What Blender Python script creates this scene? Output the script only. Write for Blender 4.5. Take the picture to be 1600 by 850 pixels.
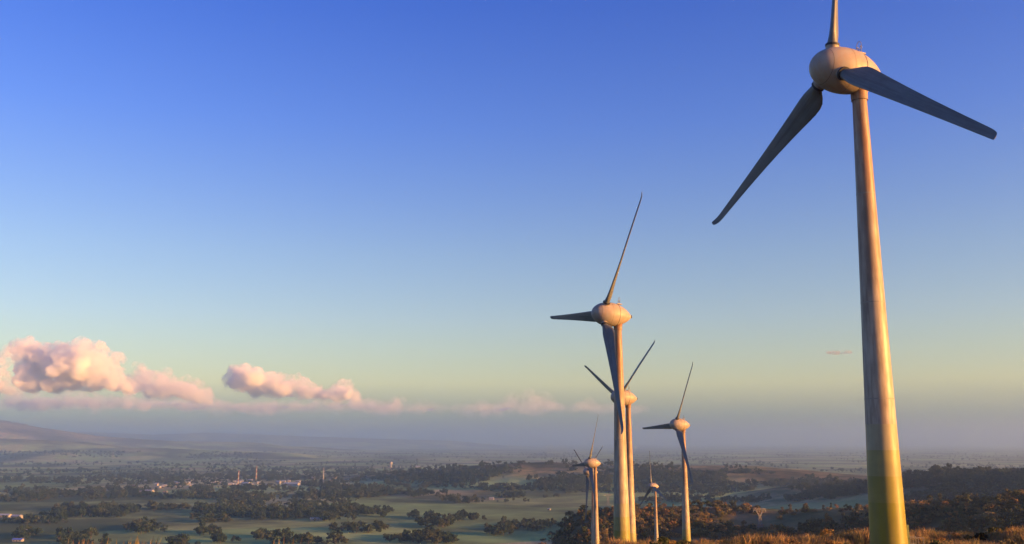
import bpy, bmesh, math, random
import numpy as np
from mathutils import Vector, Matrix

for o in list(bpy.data.objects):
    bpy.data.objects.remove(o)
random.seed(7)
rng = np.random.default_rng(7)
SC = bpy.context.scene
COL = SC.collection
RAD = math.radians

# ------------------------------------------------------------------ camera, sky, sun, exposure
F_PX, W_PX, H_PX, HORIZON = 1500.0, 1600.0, 850.0, 690.0
EYE = np.array([0.0, 0.0, 140.0])
PITCH = math.atan((HORIZON - H_PX / 2) / F_PX)
cam_data = bpy.data.cameras.new('camera')
cam_data.sensor_width = 36.0
cam_data.lens = 36.0 * F_PX / W_PX
cam_data.clip_start = 0.1
cam_data.clip_end = 200000.0
cam = bpy.data.objects.new('camera', cam_data)
cam.location = EYE
cam.rotation_euler = (math.pi / 2 + PITCH, 0, 0)
COL.objects.link(cam)
SC.camera = cam

SUN_AZ = 111.0      # degrees clockwise from the view direction (+Y)
SUN_EL = 7.5
sun_dir = np.array([math.sin(RAD(SUN_AZ)) * math.cos(RAD(SUN_EL)), math.cos(RAD(SUN_AZ)) * math.cos(RAD(SUN_EL)), math.sin(RAD(SUN_EL))])
sun_data = bpy.data.lights.new('sun', 'SUN')
sun_data.energy = 4.2
sun_data.angle = RAD(0.5)
sun_data.color = (1.0, 0.45, 0.11)
sun = bpy.data.objects.new('sun', sun_data)
sun.rotation_euler = Vector(sun_dir).to_track_quat('Z', 'Y').to_euler()
sun.location = (0, 0, 600)
COL.objects.link(sun)

world = bpy.data.worlds.new('World')
SC.world = world
world.use_nodes = True
wt = world.node_tree
wt.nodes.clear()
def wn(kind, **kw):
    n = wt.nodes.new(kind)
    for k, v in kw.items():
        setattr(n, k, v)
    return n
sky = wn('ShaderNodeTexSky', sky_type='NISHITA', sun_disc=False)
sky.sun_elevation = RAD(SUN_EL)
sky.sun_rotation = RAD(SUN_AZ)
sky.altitude = 200.0
sky.air_density = 1.0
sky.dust_density = 0.2
sky.ozone_density = 3.0
bg = wn('ShaderNodeBackground')
bg.inputs['Strength'].default_value = 0.09
wo = wn('ShaderNodeOutputWorld')
# elevation grade of the whole sky dome (same at every azimuth)
tc = wn('ShaderNodeTexCoord')
sx = wn('ShaderNodeSeparateXYZ')
wt.links.new(tc.outputs['Generated'], sx.inputs[0])
ramp = wn('ShaderNodeValToRGB')
GRADE = [(0, (0.273, 0.3, 0.359)), (0.026, (0.406, 0.403, 0.359)), (0.059, (0.995, 0.68, 0.417)), (0.125, (0.94, 0.673, 0.585)), (0.19, (0.829, 0.636, 0.654)), (0.318, (0.509, 0.498, 0.829)), (0.436, (0.308, 0.385, 0.858)), (1.0, (0.359, 0.462, 0.8))]
ramp.color_ramp.elements[0].position = GRADE[0][0]
ramp.color_ramp.elements[0].color = (*GRADE[0][1], 1)
ramp.color_ramp.elements[1].position = 1.0
ramp.color_ramp.elements[1].color = (*GRADE[-1][1], 1)
for p, c in GRADE[1:-1]:
    e = ramp.color_ramp.elements.new(p)
    e.color = (*c, 1)
wt.links.new(sx.outputs['Z'], ramp.inputs[0])
mul = wn('ShaderNodeMix', data_type='RGBA', blend_type='MULTIPLY')
mul.inputs[0].default_value = 1.0
wt.links.new(sky.outputs[0], mul.inputs[6])
wt.links.new(ramp.outputs[0], mul.inputs[7])
wt.links.new(mul.outputs[2], bg.inputs[0])
wt.links.new(bg.outputs[0], wo.inputs[0])

SC.view_settings.view_transform = 'Standard'
SC.view_settings.look = 'None'
SC.view_settings.exposure = 2.04
SC.view_settings.gamma = 1.0
SC.cycles.use_denoising = True
SC.cycles.max_bounces = 10
SC.cycles.volume_bounces = 10
SC.cycles.volume_max_steps = 256
SC.cycles.use_adaptive_sampling = True
SC.cycles.adaptive_threshold = 0.01

# ------------------------------------------------------------------ picture measurements -> places
CF = np.array([0, math.cos(PITCH), math.sin(PITCH)])
CU = np.array([0, -math.sin(PITCH), math.cos(PITCH)])
CR = np.array([1.0, 0, 0])
def ray(x, y):
    x = np.asarray(x, float)[..., None]
    y = np.asarray(y, float)[..., None]
    return CF + CR * (x - W_PX / 2) / F_PX - CU * (y - H_PX / 2) / F_PX
def at(x, y, Y):
    v = ray(x, y)
    return EYE + v * (Y / v[..., 1:2])

# ------------------------------------------------------------------ numpy noise
def _hash(ix, iy, seed):
    n = (ix.astype(np.int64) * 374761393 + iy.astype(np.int64) * 668265263 + seed * 974634777) & 0x7fffffff
    n = ((n ^ (n >> 13)) * 1274126177) & 0x7fffffff
    return ((n ^ (n >> 16)) & 0xffff) / 65535.0
def vnoise(x, y, seed=0):
    x = np.asarray(x, float); y = np.asarray(y, float)
    ix = np.floor(x); iy = np.floor(y)
    fx = x - ix; fy = y - iy
    fx = fx * fx * fx * (fx * (fx * 6 - 15) + 10); fy = fy * fy * fy * (fy * (fy * 6 - 15) + 10)
    a = _hash(ix, iy, seed); b = _hash(ix + 1, iy, seed); c = _hash(ix, iy + 1, seed); d = _hash(ix + 1, iy + 1, seed)
    return (a * (1 - fx) + b * fx) * (1 - fy) + (c * (1 - fx) + d * fx) * fy
def fbm(x, y, oct=4, seed=0):
    s = 0; a = 0.5; t = 0
    for i in range(oct):
        s = s + a * vnoise(x * 2 ** i + 17.3 * i, y * 2 ** i - 9.1 * i, seed + i); t += a; a *= 0.5
    return s / t * 2 - 1
def sstep(a, b, x):
    t = np.clip((x - a) / (b - a), 0, 1)
    return t * t * (3 - 2 * t)
def smax(a, b, k):
    h = np.clip(0.5 + 0.5 * (a - b) / k, 0, 1)
    return b * (1 - h) + a * h + k * h * (1 - h)

# ------------------------------------------------------------------ terrain
def crest(pts, tree=0.0):
    out = []
    for (x, y, Y) in pts:
        p = at(x, y, Y)
        out.append((p[0], p[1], p[2] - tree))
    return np.array(out)
SCRUB = np.vstack([crest([(925, 812, 820), (968, 789, 850), (1050, 785, 900), (1150, 787, 900), (1230, 792, 880), (1300, 788, 850), (1370, 790, 800), (1450, 782, 760), (1530, 772, 720), (1600, 767, 680)], 4), [(640, 560, 98.0), (900, 400, 110.0)]])
MIDHILL = np.vstack([crest([(660, 736, 3500), (740, 725, 3300), (840, 719, 3100), (900, 722, 3000), (1000, 723, 3000), (1160, 725, 2900), (1240, 731, 2800), (1320, 739, 2700), (1400, 742, 2600)], 6), [(2300, 2400, 110.0)]])
DARKHILL = np.vstack([crest([(1375, 752, 1900), (1430, 735, 1800), (1480, 729, 1750), (1530, 731, 1700), (1600, 736, 1650)], 8), [(1350, 1500, 110.0), (1900, 1200, 130.0)]])
FARLEFT = crest([(-900, 655, 11000), (-500, 648, 11000), (-200, 646, 11000), (0, 657, 11000), (70, 669, 11200), (150, 681, 11500), (260, 690, 12000)])
FARLEFT2 = crest([(-600, 660, 8200), (-200, 676, 8000), (30, 686, 7800), (85, 688, 7800), (160, 700, 7600), (230, 699, 7600), (330, 703, 7600)])
FARHAZE = crest([(-200, 668, 19000), (100, 674, 19000), (240, 679, 19000), (330, 676, 20000), (480, 682, 20000), (640, 687, 21000)])
SHADEHILL_NE = np.array([(1050, 950, 165.0), (1250, 1250, 180.0), (1600, 1500, 180.0), (2100, 1750, 180.0)])  # unseen hill right of the view, added to shade the near valley
SHADEHILL_EAST = np.array([(2700, -3000, 300.0), (2500, -1200, 270.0), (2500, 200, 250.0), (2700, 1100, 215.0), (3200, 1900, 180.0)])  # unseen ridge farther out, added for its shadow across the valley floor

def along(pts, x, y):
    """distance to a polyline and the crest height there"""
    best = np.full(x.shape, 1e18); hh = np.zeros(x.shape)
    for a, b in zip(pts[:-1], pts[1:]):
        dx, dy = b[0] - a[0], b[1] - a[1]
        t = np.clip(((x - a[0]) * dx + (y - a[1]) * dy) / (dx * dx + dy * dy), 0, 1)
        d = (x - a[0] - t * dx) ** 2 + (y - a[1] - t * dy) ** 2
        m = d < best
        best = np.where(m, d, best); hh = np.where(m, a[2] + t * (b[2] - a[2]), hh)
    return np.sqrt(best), hh
def hill(pts, x, y, w, rough=0.2, seed=0):
    d, h = along(pts, x, y)
    n = fbm(x / (w * 0.9), y / (w * 0.9), 4, seed)
    ww = w * (1 + 0.45 * n)
    return h * np.exp(-(d / ww) ** 2) * (1 + rough * n * np.clip(d / w, 0, 1))
SPY = np.array([-4000, -200, -30, 0, 4, 10, 20, 50, 80, 100, 112, 125, 159, 242, 314, 407, 458, 611, 800, 1000, 1400])
SPZ = np.array([150, 146, 141, 139.1, 138.7, 137.6, 135.4, 131.2, 129.3, 129.0, 128.7, 125.6, 118, 108, 102.5, 88.5, 83, 70, 60, 45, 20])
XLY = np.array([-4000, -200, 0, 50, 110, 159, 242, 314, 407, 458, 611, 900])
XLX = np.array([-900, -120, -14, 2, 15, 8, 18, 30, 24, 30, 84, 215])
def terrain(x, y):
    x = np.asarray(x, float); y = np.asarray(y, float)
    r = np.hypot(x, y)
    far = sstep(1500, 9000, r)
    v = fbm(x / 700, y / 700, 3, 3) * 3.0 + fbm(x / 3200, y / 3200, 4, 5) * (4 + 26 * far) + 10 * far - 15
    v = v + 25 * sstep(2500, 9000, -x + 0.35 * y) * far
    v = v + 20 * np.exp(-(((x - 450) / 500) ** 2 + ((y - 1950) / 500) ** 2))
    z = v
    z = smax(z, hill(MIDHILL, x, y, 420, 0.25, 11), 12)
    z = smax(z, hill(DARKHILL, x, y, 330, 0.25, 12), 12)
    z = smax(z, hill(SCRUB, x, y, 165, 0.25, 13) * np.where(y > 300, sstep(2, 56, x), 1.0), 8)
    z = smax(z, hill(FARLEFT, x, y, 1900, 0.55, 14), 20)
    z = smax(z, hill(FARLEFT2, x, y, 900, 0.6, 15), 20)
    z = smax(z, hill(FARHAZE, x, y, 1700, 0.3, 16), 20)
    z = smax(z, hill(SHADEHILL_EAST, x, y, 650, 0.2, 17), 20)
    z = smax(z, hill(SHADEHILL_NE, x, y, 230, 0.15, 18), 10)
    # the ridge the turbines stand on
    sp = np.interp(y, SPY, SPZ)
    xl = np.interp(y, XLY, XLX)
    t = np.clip(xl - x, 0, None)
    drop = 1.0 * t * t / (t + 16)
    t2 = np.clip(x - 95 - 0.2 * np.clip(y, 0, None), 0, None)
    drop = drop + 0.16 * t2 * t2 / (t2 + 120)
    bump = 0.55 * fbm(x / 9, y / 9, 3, 21) * sstep(12, 40, r) + 0.012 * np.clip(x - 20, 0, 70)
    ridge = sp - drop + bump - 0.10 * np.clip(y - 1000, 0, None)
    return smax(z, ridge, 3.0)

# height grid in (bearing, log distance): built once, used for the sheet itself and for fast look-ups
GRID_R = np.geomspace(1.0, 62000.0, 430)
GRID_A = np.linspace(-44, 44, 620)
_A, _R = np.meshgrid(np.radians(GRID_A), GRID_R)
GRID_Z = terrain(np.sin(_A) * _R, np.cos(_A) * _R)
def sheet(x, y):
    fa = np.clip((np.degrees(np.arctan2(x, y)) + 44) / 88 * 619, 0, 618.999)
    fr = np.clip(np.log(np.maximum(np.hypot(x, y), 1.0)) / math.log(62000.0) * 429, 0, 428.999)
    ia = fa.astype(int); ir = fr.astype(int); fa = fa - ia; fr = fr - ir
    return (GRID_Z[ir, ia] * (1 - fa) + GRID_Z[ir, ia + 1] * fa) * (1 - fr) + (GRID_Z[ir + 1, ia] * (1 - fa) + GRID_Z[ir + 1, ia + 1] * fa) * fr
def ground_hit(px, py, t0=300.0, tmax=60000.0):
    px = np.atleast_1d(np.asarray(px, float)); py = np.atleast_1d(np.asarray(py, float))
    d = ray(px, py); d = d / d[:, 1:2]
    ts = np.geomspace(t0, tmax, 420)
    P = EYE[None, None] + d[:, None] * ts[None, :, None]
    gap = P[..., 2] - sheet(P[..., 0], P[..., 1])
    below = gap < 0
    k = np.argmax(below, 1)
    ok = below.any(1) & (k > 0)
    k = np.clip(k, 1, None)
    i = np.arange(len(px))
    g0 = gap[i, k - 1]; g1 = gap[i, k]
    f = np.clip(g0 / np.where(g0 - g1 == 0, 1, g0 - g1), 0, 1)
    t = ts[k - 1] + f * (ts[k] - ts[k - 1])
    X = d[:, 0] * t; Y = t
    return np.stack([X, Y, sheet(X, Y)], 1), ok

# ------------------------------------------------------------------ helpers
def link(o, parent=None):
    COL.objects.link(o)
    if parent is not None:
        o.parent = parent
    return o
def tag(o, label=None, cat=None, group=None, kind=None):
    if label: o['label'] = label
    if cat: o['category'] = cat
    if group: o['group'] = group
    if kind: o['kind'] = kind
    return o
def empty(name, loc, rz=0.0):
    o = bpy.data.objects.new(name, None)
    o.empty_display_size = 0.5
    o.location = loc; o.rotation_euler = (0, 0, rz)
    return link(o)
class MB:
    def __init__(s):
        s.v = []; s.f = []; s.m = []
    def face(s, idx, m=0):
        s.f.append(idx); s.m.append(m)
    def box(s, c, size, m=0, rot=None):
        b = len(s.v); c = Vector(c)
        for dx in (-1, 1):
            for dy in (-1, 1):
                for dz in (-1, 1):
                    p = Vector((dx * size[0] / 2, dy * size[1] / 2, dz * size[2] / 2))
                    if rot is not None: p = rot @ p
                    s.v.append(tuple(c + p))
        for q in ((0, 1, 3, 2), (4, 6, 7, 5), (0, 4, 5, 1), (2, 3, 7, 6), (0, 2, 6, 4), (1, 5, 7, 3)):
            s.face([b + i for i in q], m)
    def tube(s, p0, p1, r0, r1=None, n=8, m=0, caps=True):
        r1 = r0 if r1 is None else r1
        p0 = Vector(p0); p1 = Vector(p1); d = (p1 - p0).normalized()
        a = d.orthogonal().normalized(); c = d.cross(a)
        b = len(s.v)
        for p, r in ((p0, r0), (p1, r1)):
            for i in range(n):
                t = 2 * math.pi * i / n
                s.v.append(tuple(p + (a * math.cos(t) + c * math.sin(t)) * r))
        for i in range(n):
            j = (i + 1) % n
            s.face([b + i, b + j, b + n + j, b + n + i], m)
        if caps:
            s.face([b + i for i in reversed(range(n))], m); s.face([b + n + i for i in range(n)], m)
    def path(s, pts, r, n=6, m=0, closed=False):
        q = list(pts) + ([pts[0]] if closed else [])
        for a, c in zip(q[:-1], q[1:]):
            s.tube(a, c, r, r, n, m)
    def lathe(s, prof, n=48, axis='z', m=0, cap0=False, cap1=False):
        """prof: (s, r) pairs along the axis"""
        b = len(s.v)
        for (t, r) in prof:
            for i in range(n):
                a = 2 * math.pi * i / n
                u, w = math.cos(a) * r, math.sin(a) * r
                s.v.append((u, w, t) if axis == 'z' else (t, u, w))
        for k in range(len(prof) - 1):
            for i in range(n):
                j = (i + 1) % n
                s.face([b + k * n + i, b + k * n + j, b + (k + 1) * n + j, b + (k + 1) * n + i], m)
        if cap0: s.face([b + i for i in reversed(range(n))], m)
        if cap1: s.face([b + (len(prof) - 1) * n + i for i in range(n)], m)
    def mesh(s, name, mats, smooth=False, angle=None):
        me = bpy.data.meshes.new(name)
        me.from_pydata(s.v, [], s.f)
        for m in (mats if isinstance(mats, (list, tuple)) else [mats]):
            me.materials.append(m)
        me.polygons.foreach_set('material_index', s.m)
        if smooth:
            me.polygons.foreach_set('use_smooth', [True] * len(s.f))
            if angle: me.set_sharp_from_angle(angle=RAD(angle))
        me.update()
        return me
    def build(s, name, mats, parent=None, smooth=False, angle=None):
        return link(bpy.data.objects.new(name, s.mesh(name, mats, smooth, angle)), parent)

# ------------------------------------------------------------------ materials
def material(name):
    m = bpy.data.materials.new(name); m.use_nodes = True
    nt = m.node_tree; nt.nodes.clear()
    out = nt.nodes.new('ShaderNodeOutputMaterial')
    return m, nt, out
def nn(nt, kind, ins=None, **kw):
    n = nt.nodes.new(kind)
    for k, v in kw.items(): setattr(n, k, v)
    for k, v in (ins or {}).items():
        if isinstance(v, bpy.types.NodeSocket): nt.links.new(v, n.inputs[k])
        else: n.inputs[k].default_value = v
    return n
def mixc(nt, fac, a, b, blend='MIX'):
    n = nt.nodes.new('ShaderNodeMix'); n.data_type = 'RGBA'; n.blend_type = blend
    for sock, v in ((n.inputs[0], fac), (n.inputs[6], a), (n.inputs[7], b)):
        if isinstance(v, bpy.types.NodeSocket): nt.links.new(v, sock)
        else: sock.default_value = v if not isinstance(v, tuple) else (*v, 1)[:4]
    return n.outputs[2]
def rampn(nt, fac, stops, interp='LINEAR'):
    n = nt.nodes.new('ShaderNodeValToRGB'); cr = n.color_ramp; cr.interpolation = interp
    cr.elements[0].position = stops[0][0]; cr.elements[1].position = stops[-1][0]
    def c4(c): return (*c, 1) if isinstance(c, tuple) else (c, c, c, 1)
    cr.elements[0].color = c4(stops[0][1]); cr.elements[1].color = c4(stops[-1][1])
    for p, c in stops[1:-1]:
        cr.elements.new(p).color = c4(c)
    nt.links.new(fac, n.inputs[0])
    return n.outputs[0]

def paint(name, col, rough=0.45, dirt=0.35, dirtcol=(0.22, 0.17, 0.12), scale=(1.2, 1.2, 0.12), rust=None):
    m, nt, out = material(name)
    t = nn(nt, 'ShaderNodeTexCoord')
    mp = nn(nt, 'ShaderNodeMapping', {'Vector': t.outputs['Object'], 'Scale': scale})
    n1 = nn(nt, 'ShaderNodeTexNoise', {'Vector': mp.outputs[0], 'Scale': 2.0, 'Detail': 6.0, 'Roughness': 0.65})
    n2 = nn(nt, 'ShaderNodeTexNoise', {'Vector': t.outputs['Object'], 'Scale': 0.6, 'Detail': 4.0})
    f = rampn(nt, n1.outputs[0], [(0.42, 0.0), (0.60, dirt)])
    c = mixc(nt, f, col, dirtcol)
    if rust:   # rust-coloured streaks below the head of the tower, thinning out downwards
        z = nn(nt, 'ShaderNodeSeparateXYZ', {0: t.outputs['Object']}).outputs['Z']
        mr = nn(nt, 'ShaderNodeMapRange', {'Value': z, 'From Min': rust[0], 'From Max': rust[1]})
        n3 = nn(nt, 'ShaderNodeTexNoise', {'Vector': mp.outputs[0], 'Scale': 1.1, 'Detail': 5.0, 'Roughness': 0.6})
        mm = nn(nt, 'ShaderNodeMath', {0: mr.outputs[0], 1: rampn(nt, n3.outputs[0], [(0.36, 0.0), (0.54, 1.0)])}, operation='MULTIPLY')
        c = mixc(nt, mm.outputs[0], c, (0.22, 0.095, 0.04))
    f2 = rampn(nt, n2.outputs[0], [(0.35, 0.86), (0.65, 1.05)])
    c = mixc(nt, 1.0, c, f2, 'MULTIPLY')
    r = rampn(nt, n1.outputs[0], [(0.3, rough - 0.08), (0.7, rough + 0.15)])
    p = nn(nt, 'ShaderNodeBsdfPrincipled', {'Base Color': c, 'Roughness': r})
    p.inputs['Specular IOR Level'].default_value = 0.35
    nt.links.new(p.outputs[0], out.inputs[0])
    return m
def plain(name, col, rough=0.6, metal=0.0):
    m, nt, out = material(name)
    t = nn(nt, 'ShaderNodeTexCoord')
    n1 = nn(nt, 'ShaderNodeTexNoise', {'Vector': t.outputs['Object'], 'Scale': 1.5, 'Detail': 4.0})
    f = rampn(nt, n1.outputs[0], [(0.3, 0.8), (0.7, 1.1)])
    p = nn(nt, 'ShaderNodeBsdfPrincipled', {'Base Color': mixc(nt, 1.0, col, f, 'MULTIPLY'), 'Roughness': rough, 'Metallic': metal})
    nt.links.new(p.outputs[0], out.inputs[0])
    return m
def foliage(name, cols, trans=0.25):
    """colour differs from tree to tree and from clump to clump"""
    m, nt, out = material(name)
    oi = nn(nt, 'ShaderNodeObjectInfo')
    t = nn(nt, 'ShaderNodeTexCoord')
    n1 = nn(nt, 'ShaderNodeTexNoise', {'Vector': t.outputs['Object'], 'Scale': 0.8, 'Detail': 3.0})
    k = len(cols)
    c = rampn(nt, oi.outputs['Random'], [(i / (k - 1), cols[i]) for i in range(k)])
    f = rampn(nt, n1.outputs[0], [(0.3, 0.6), (0.7, 1.35)])
    c = mixc(nt, 1.0, c, f, 'MULTIPLY')
    d = nn(nt, 'ShaderNodeBsdfDiffuse', {'Color': c})
    tr = nn(nt, 'ShaderNodeBsdfTranslucent', {'Color': c})
    mx = nn(nt, 'ShaderNodeMixShader', {0: trans, 1: d.outputs[0], 2: tr.outputs[0]})
    nt.links.new(mx.outputs[0], out.inputs[0])
    return m

M = {}
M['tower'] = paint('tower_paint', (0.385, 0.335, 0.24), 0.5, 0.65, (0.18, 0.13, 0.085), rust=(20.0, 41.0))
M['nacelle'] = paint('nacelle_paint', (0.34, 0.30, 0.24), 0.45, 0.6, (0.36, 0.25, 0.17), (0.8, 1.6, 0.3))
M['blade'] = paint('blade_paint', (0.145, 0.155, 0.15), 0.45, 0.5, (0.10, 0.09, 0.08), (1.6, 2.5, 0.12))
M['collar'] = plain('collar_rubber', (0.02, 0.02, 0.022), 0.7)
M['steel'] = plain('galvanised_steel', (0.19, 0.185, 0.178), 0.6, 0.0)
M['joint'] = plain('joint_sealant', (0.27, 0.24, 0.18), 0.7)
M['concrete'] = plain('concrete', (0.34, 0.32, 0.29), 0.9)
M['door'] = paint('door_paint', (0.10, 0.16, 0.06), 0.5, 0.3)
GREENS = [(0.215, 0.195, 0.015), (0.25, 0.225, 0.04), (0.295, 0.262, 0.09), (0.345, 0.305, 0.175), (0.385, 0.345, 0.25)]
for i, g in enumerate(GREENS):
    M['green%d' % i] = paint('green_band_paint_%d' % i, g, 0.42, 0.25, (0.20, 0.17, 0.09))
M['bark'] = plain('bark', (0.10, 0.075, 0.055), 0.9)
M['leaf_dark'] = foliage('valley_foliage', [(0.030, 0.050, 0.032), (0.042, 0.066, 0.036), (0.060, 0.080, 0.042), (0.080, 0.088, 0.044)])
M['leaf_scrub'] = foliage('scrub_foliage', [(0.040, 0.062, 0.030), (0.11, 0.115, 0.045), (0.24, 0.18, 0.065), (0.34, 0.20, 0.075), (0.07, 0.092, 0.038), (0.28, 0.22, 0.10), (0.045, 0.065, 0.032), (0.19, 0.16, 0.07)], 0.4)
M['leaf_grass'] = foliage('dry_grass', [(0.40, 0.27, 0.13), (0.48, 0.30, 0.13), (0.20, 0.17, 0.07), (0.34, 0.26, 0.11), (0.13, 0.13, 0.055)], 0.4)
M['leaf_black'] = foliage('dark_shrub_foliage', [(0.012, 0.014, 0.010), (0.016, 0.018, 0.012)], 0.1)
M['wall_white'] = plain('white_wall', (0.29, 0.285, 0.28), 0.8)
M['wall_cream'] = plain('cream_wall', (0.38, 0.33, 0.26), 0.8)
M['roof_white'] = plain('pale_metal_roof', (0.32, 0.33, 0.34), 0.5)
M['roof_grey'] = plain('grey_roof', (0.36, 0.40, 0.44), 0.6)
M['roof_red'] = plain('rusty_roof', (0.36, 0.16, 0.10), 0.7)
M['roof_blue'] = plain('blue_roof', (0.10, 0.16, 0.55), 0.5)
M['window'] = plain('dark_window', (0.03, 0.035, 0.04), 0.2)
M['mast_red'] = plain('mast_red_paint', (0.30, 0.14, 0.12), 0.5)
M['mast_white'] = plain('mast_white_paint', (0.40, 0.39, 0.38), 0.5)

def ground_material():
    m, nt, out = material('land')
    t = nn(nt, 'ShaderNodeTexCoord')
    P = t.outputs['Object']
    sc = nn(nt, 'ShaderNodeAttribute', attribute_name='scrub').outputs['Fac']
    dry = nn(nt, 'ShaderNodeAttribute', attribute_name='dry').outputs['Fac']
    # patchwork of pasture on the valley floor
    warp = nn(nt, 'ShaderNodeTexNoise', {'Vector': P, 'Scale': 0.004, 'Detail': 3.0})
    wv = nn(nt, 'ShaderNodeVectorMath', {0: warp.outputs['Color'], 1: (140.0, 140.0, 0.0)}, operation='MULTIPLY')
    pw = nn(nt, 'ShaderNodeVectorMath', {0: P, 1: wv.outputs[0]}, operation='ADD')
    vo = nn(nt, 'ShaderNodeTexVoronoi', {'Vector': pw.outputs[0], 'Scale': 0.0034, 'Randomness': 0.9}, voronoi_dimensions='2D')
    fld = rampn(nt, nn(nt, 'ShaderNodeSeparateColor', {0: vo.outputs['Color']}).outputs[0],
                [(0.0, (0.22, 0.32, 0.12)), (0.3, (0.27, 0.38, 0.14)), (0.55, (0.33, 0.41, 0.155)), (0.8, (0.37, 0.39, 0.18)), (1.0, (0.39, 0.35, 0.20))])
    n1 = nn(nt, 'ShaderNodeTexNoise', {'Vector': P, 'Scale': 0.012, 'Detail': 8.0, 'Roughness': 0.6})
    fld = mixc(nt, 1.0, fld, rampn(nt, n1.outputs[0], [(0.3, 0.72), (0.7, 1.25)]), 'MULTIPLY')
    # bush-dotted rough land, patches
    n2 = nn(nt, 'ShaderNodeTexNoise', {'Vector': P, 'Scale': 0.0016, 'Detail': 7.0, 'Roughness': 0.62})
    rough = rampn(nt, n2.outputs[0], [(0.42, (0.20, 0.165, 0.095)), (0.5, (0.12, 0.135, 0.065)), (0.58, (0.065, 0.085, 0.045))])
    c = mixc(nt, rampn(nt, n2.outputs[0], [(0.44, 0.0), (0.56, 0.9)]), fld, rough)
    # hills covered in scrub
    n3 = nn(nt, 'ShaderNodeTexNoise', {'Vector': P, 'Scale': 0.02, 'Detail': 8.0, 'Roughness': 0.65})
    hillc = rampn(nt, n3.outputs[0], [(0.36, (0.085, 0.105, 0.05)), (0.48, (0.18, 0.17, 0.08)), (0.62, (0.34, 0.26, 0.135))])
    hillc = mixc(nt, 1.0, hillc, rampn(nt, n2.outputs[0], [(0.40, 1.25), (0.5, 0.85), (0.58, 0.38)]), 'MULTIPLY')
    c = mixc(nt, sc, c, hillc)
    # dry grass on the near ridge
    n4 = nn(nt, 'ShaderNodeTexNoise', {'Vector': P, 'Scale': 0.35, 'Detail': 8.0, 'Roughness': 0.7})
    dryc = rampn(nt, n4.outputs[0], [(0.33, (0.085, 0.075, 0.035)), (0.5, (0.19, 0.14, 0.065)), (0.7, (0.28, 0.20, 0.10))])
    c = mixc(nt, dry, c, dryc)
    b = nn(nt, 'ShaderNodeBump', {'Height': n4.outputs[0], 'Strength': 0.5, 'Distance': 0.4})
    d = nn(nt, 'ShaderNodeBsdfDiffuse', {'Color': c, 'Normal': b.outputs[0]})
    nt.links.new(d.outputs[0], out.inputs[0])
    return m
M['ground'] = ground_material()

# ------------------------------------------------------------------ the land: one sheet out to the horizon
def build_ground():
    side = np.linspace(44, 316, 110)[1:-1]
    aa = np.concatenate([GRID_A, side])
    A, Rr = np.meshgrid(np.radians(aa), GRID_R)
    X = np.sin(A) * Rr; Y = np.cos(A) * Rr
    Z = np.concatenate([GRID_Z, terrain(X[:, 620:], Y[:, 620:])], 1)
    na, nr = len(aa), len(GRID_R)
    verts = np.concatenate([np.stack([X.ravel(), Y.ravel(), Z.ravel()], 1), [[0, 0, float(terrain(0.0, 0.0))]]])
    i = np.arange(nr - 1)[:, None] * na + np.arange(na)[None, :]
    j = np.arange(nr - 1)[:, None] * na + (np.arange(na)[None, :] + 1) % na
    quads = np.stack([i, i + na, j + na, j], -1).reshape(-1, 4)
    c = len(verts) - 1
    tris = [(c, k, (k + 1) % na) for k in range(na)]
    me = bpy.data.meshes.new('ground')
    nq, ntr = len(quads), len(tris)
    me.vertices.add(len(verts)); me.vertices.foreach_set('co', verts.ravel())
    loops = np.concatenate([quads.ravel(), np.array(tris).ravel()])
    me.loops.add(len(loops)); me.loops.foreach_set('vertex_index', loops.astype(np.int32))
    me.polygons.add(nq + ntr)
    starts = np.concatenate([np.arange(nq) * 4, nq * 4 + np.arange(ntr) * 3])
    me.polygons.foreach_set('loop_start', starts.astype(np.int32))
    me.update(calc_edges=True)
    me.polygons.foreach_set('use_smooth', [True] * (nq + ntr))
    x, y, z = verts.T
    r = np.hypot(x, y)
    d1, h1 = along(MIDHILL, x, y); d2, h2 = along(DARKHILL, x, y); d3, h3 = along(SCRUB, x, y)
    sc = np.maximum.reduce([sstep(480, 250, d1), sstep(420, 200, d2), sstep(260, 170, d3), sstep(110, 160, z) * sstep(2500, 5000, r)])
    sc = np.maximum(sc, sstep(150, 260, r) * sstep(1500, 900, r) * sstep(18, 40, z))
    dry = sstep(260, 150, r)
    for nm, v in (('scrub', sc), ('dry', dry)):
        a = me.attributes.new(nm, 'FLOAT', 'POINT'); a.data.foreach_set('value', v.astype(np.float32))
    me.materials.append(M['ground'])
    o = link(bpy.data.objects.new('ground', me))
    o['kind'] = 'structure'
    return float(z.min()), float(z.max())
GROUND_LOW, GROUND_HIGH = build_ground()

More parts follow.
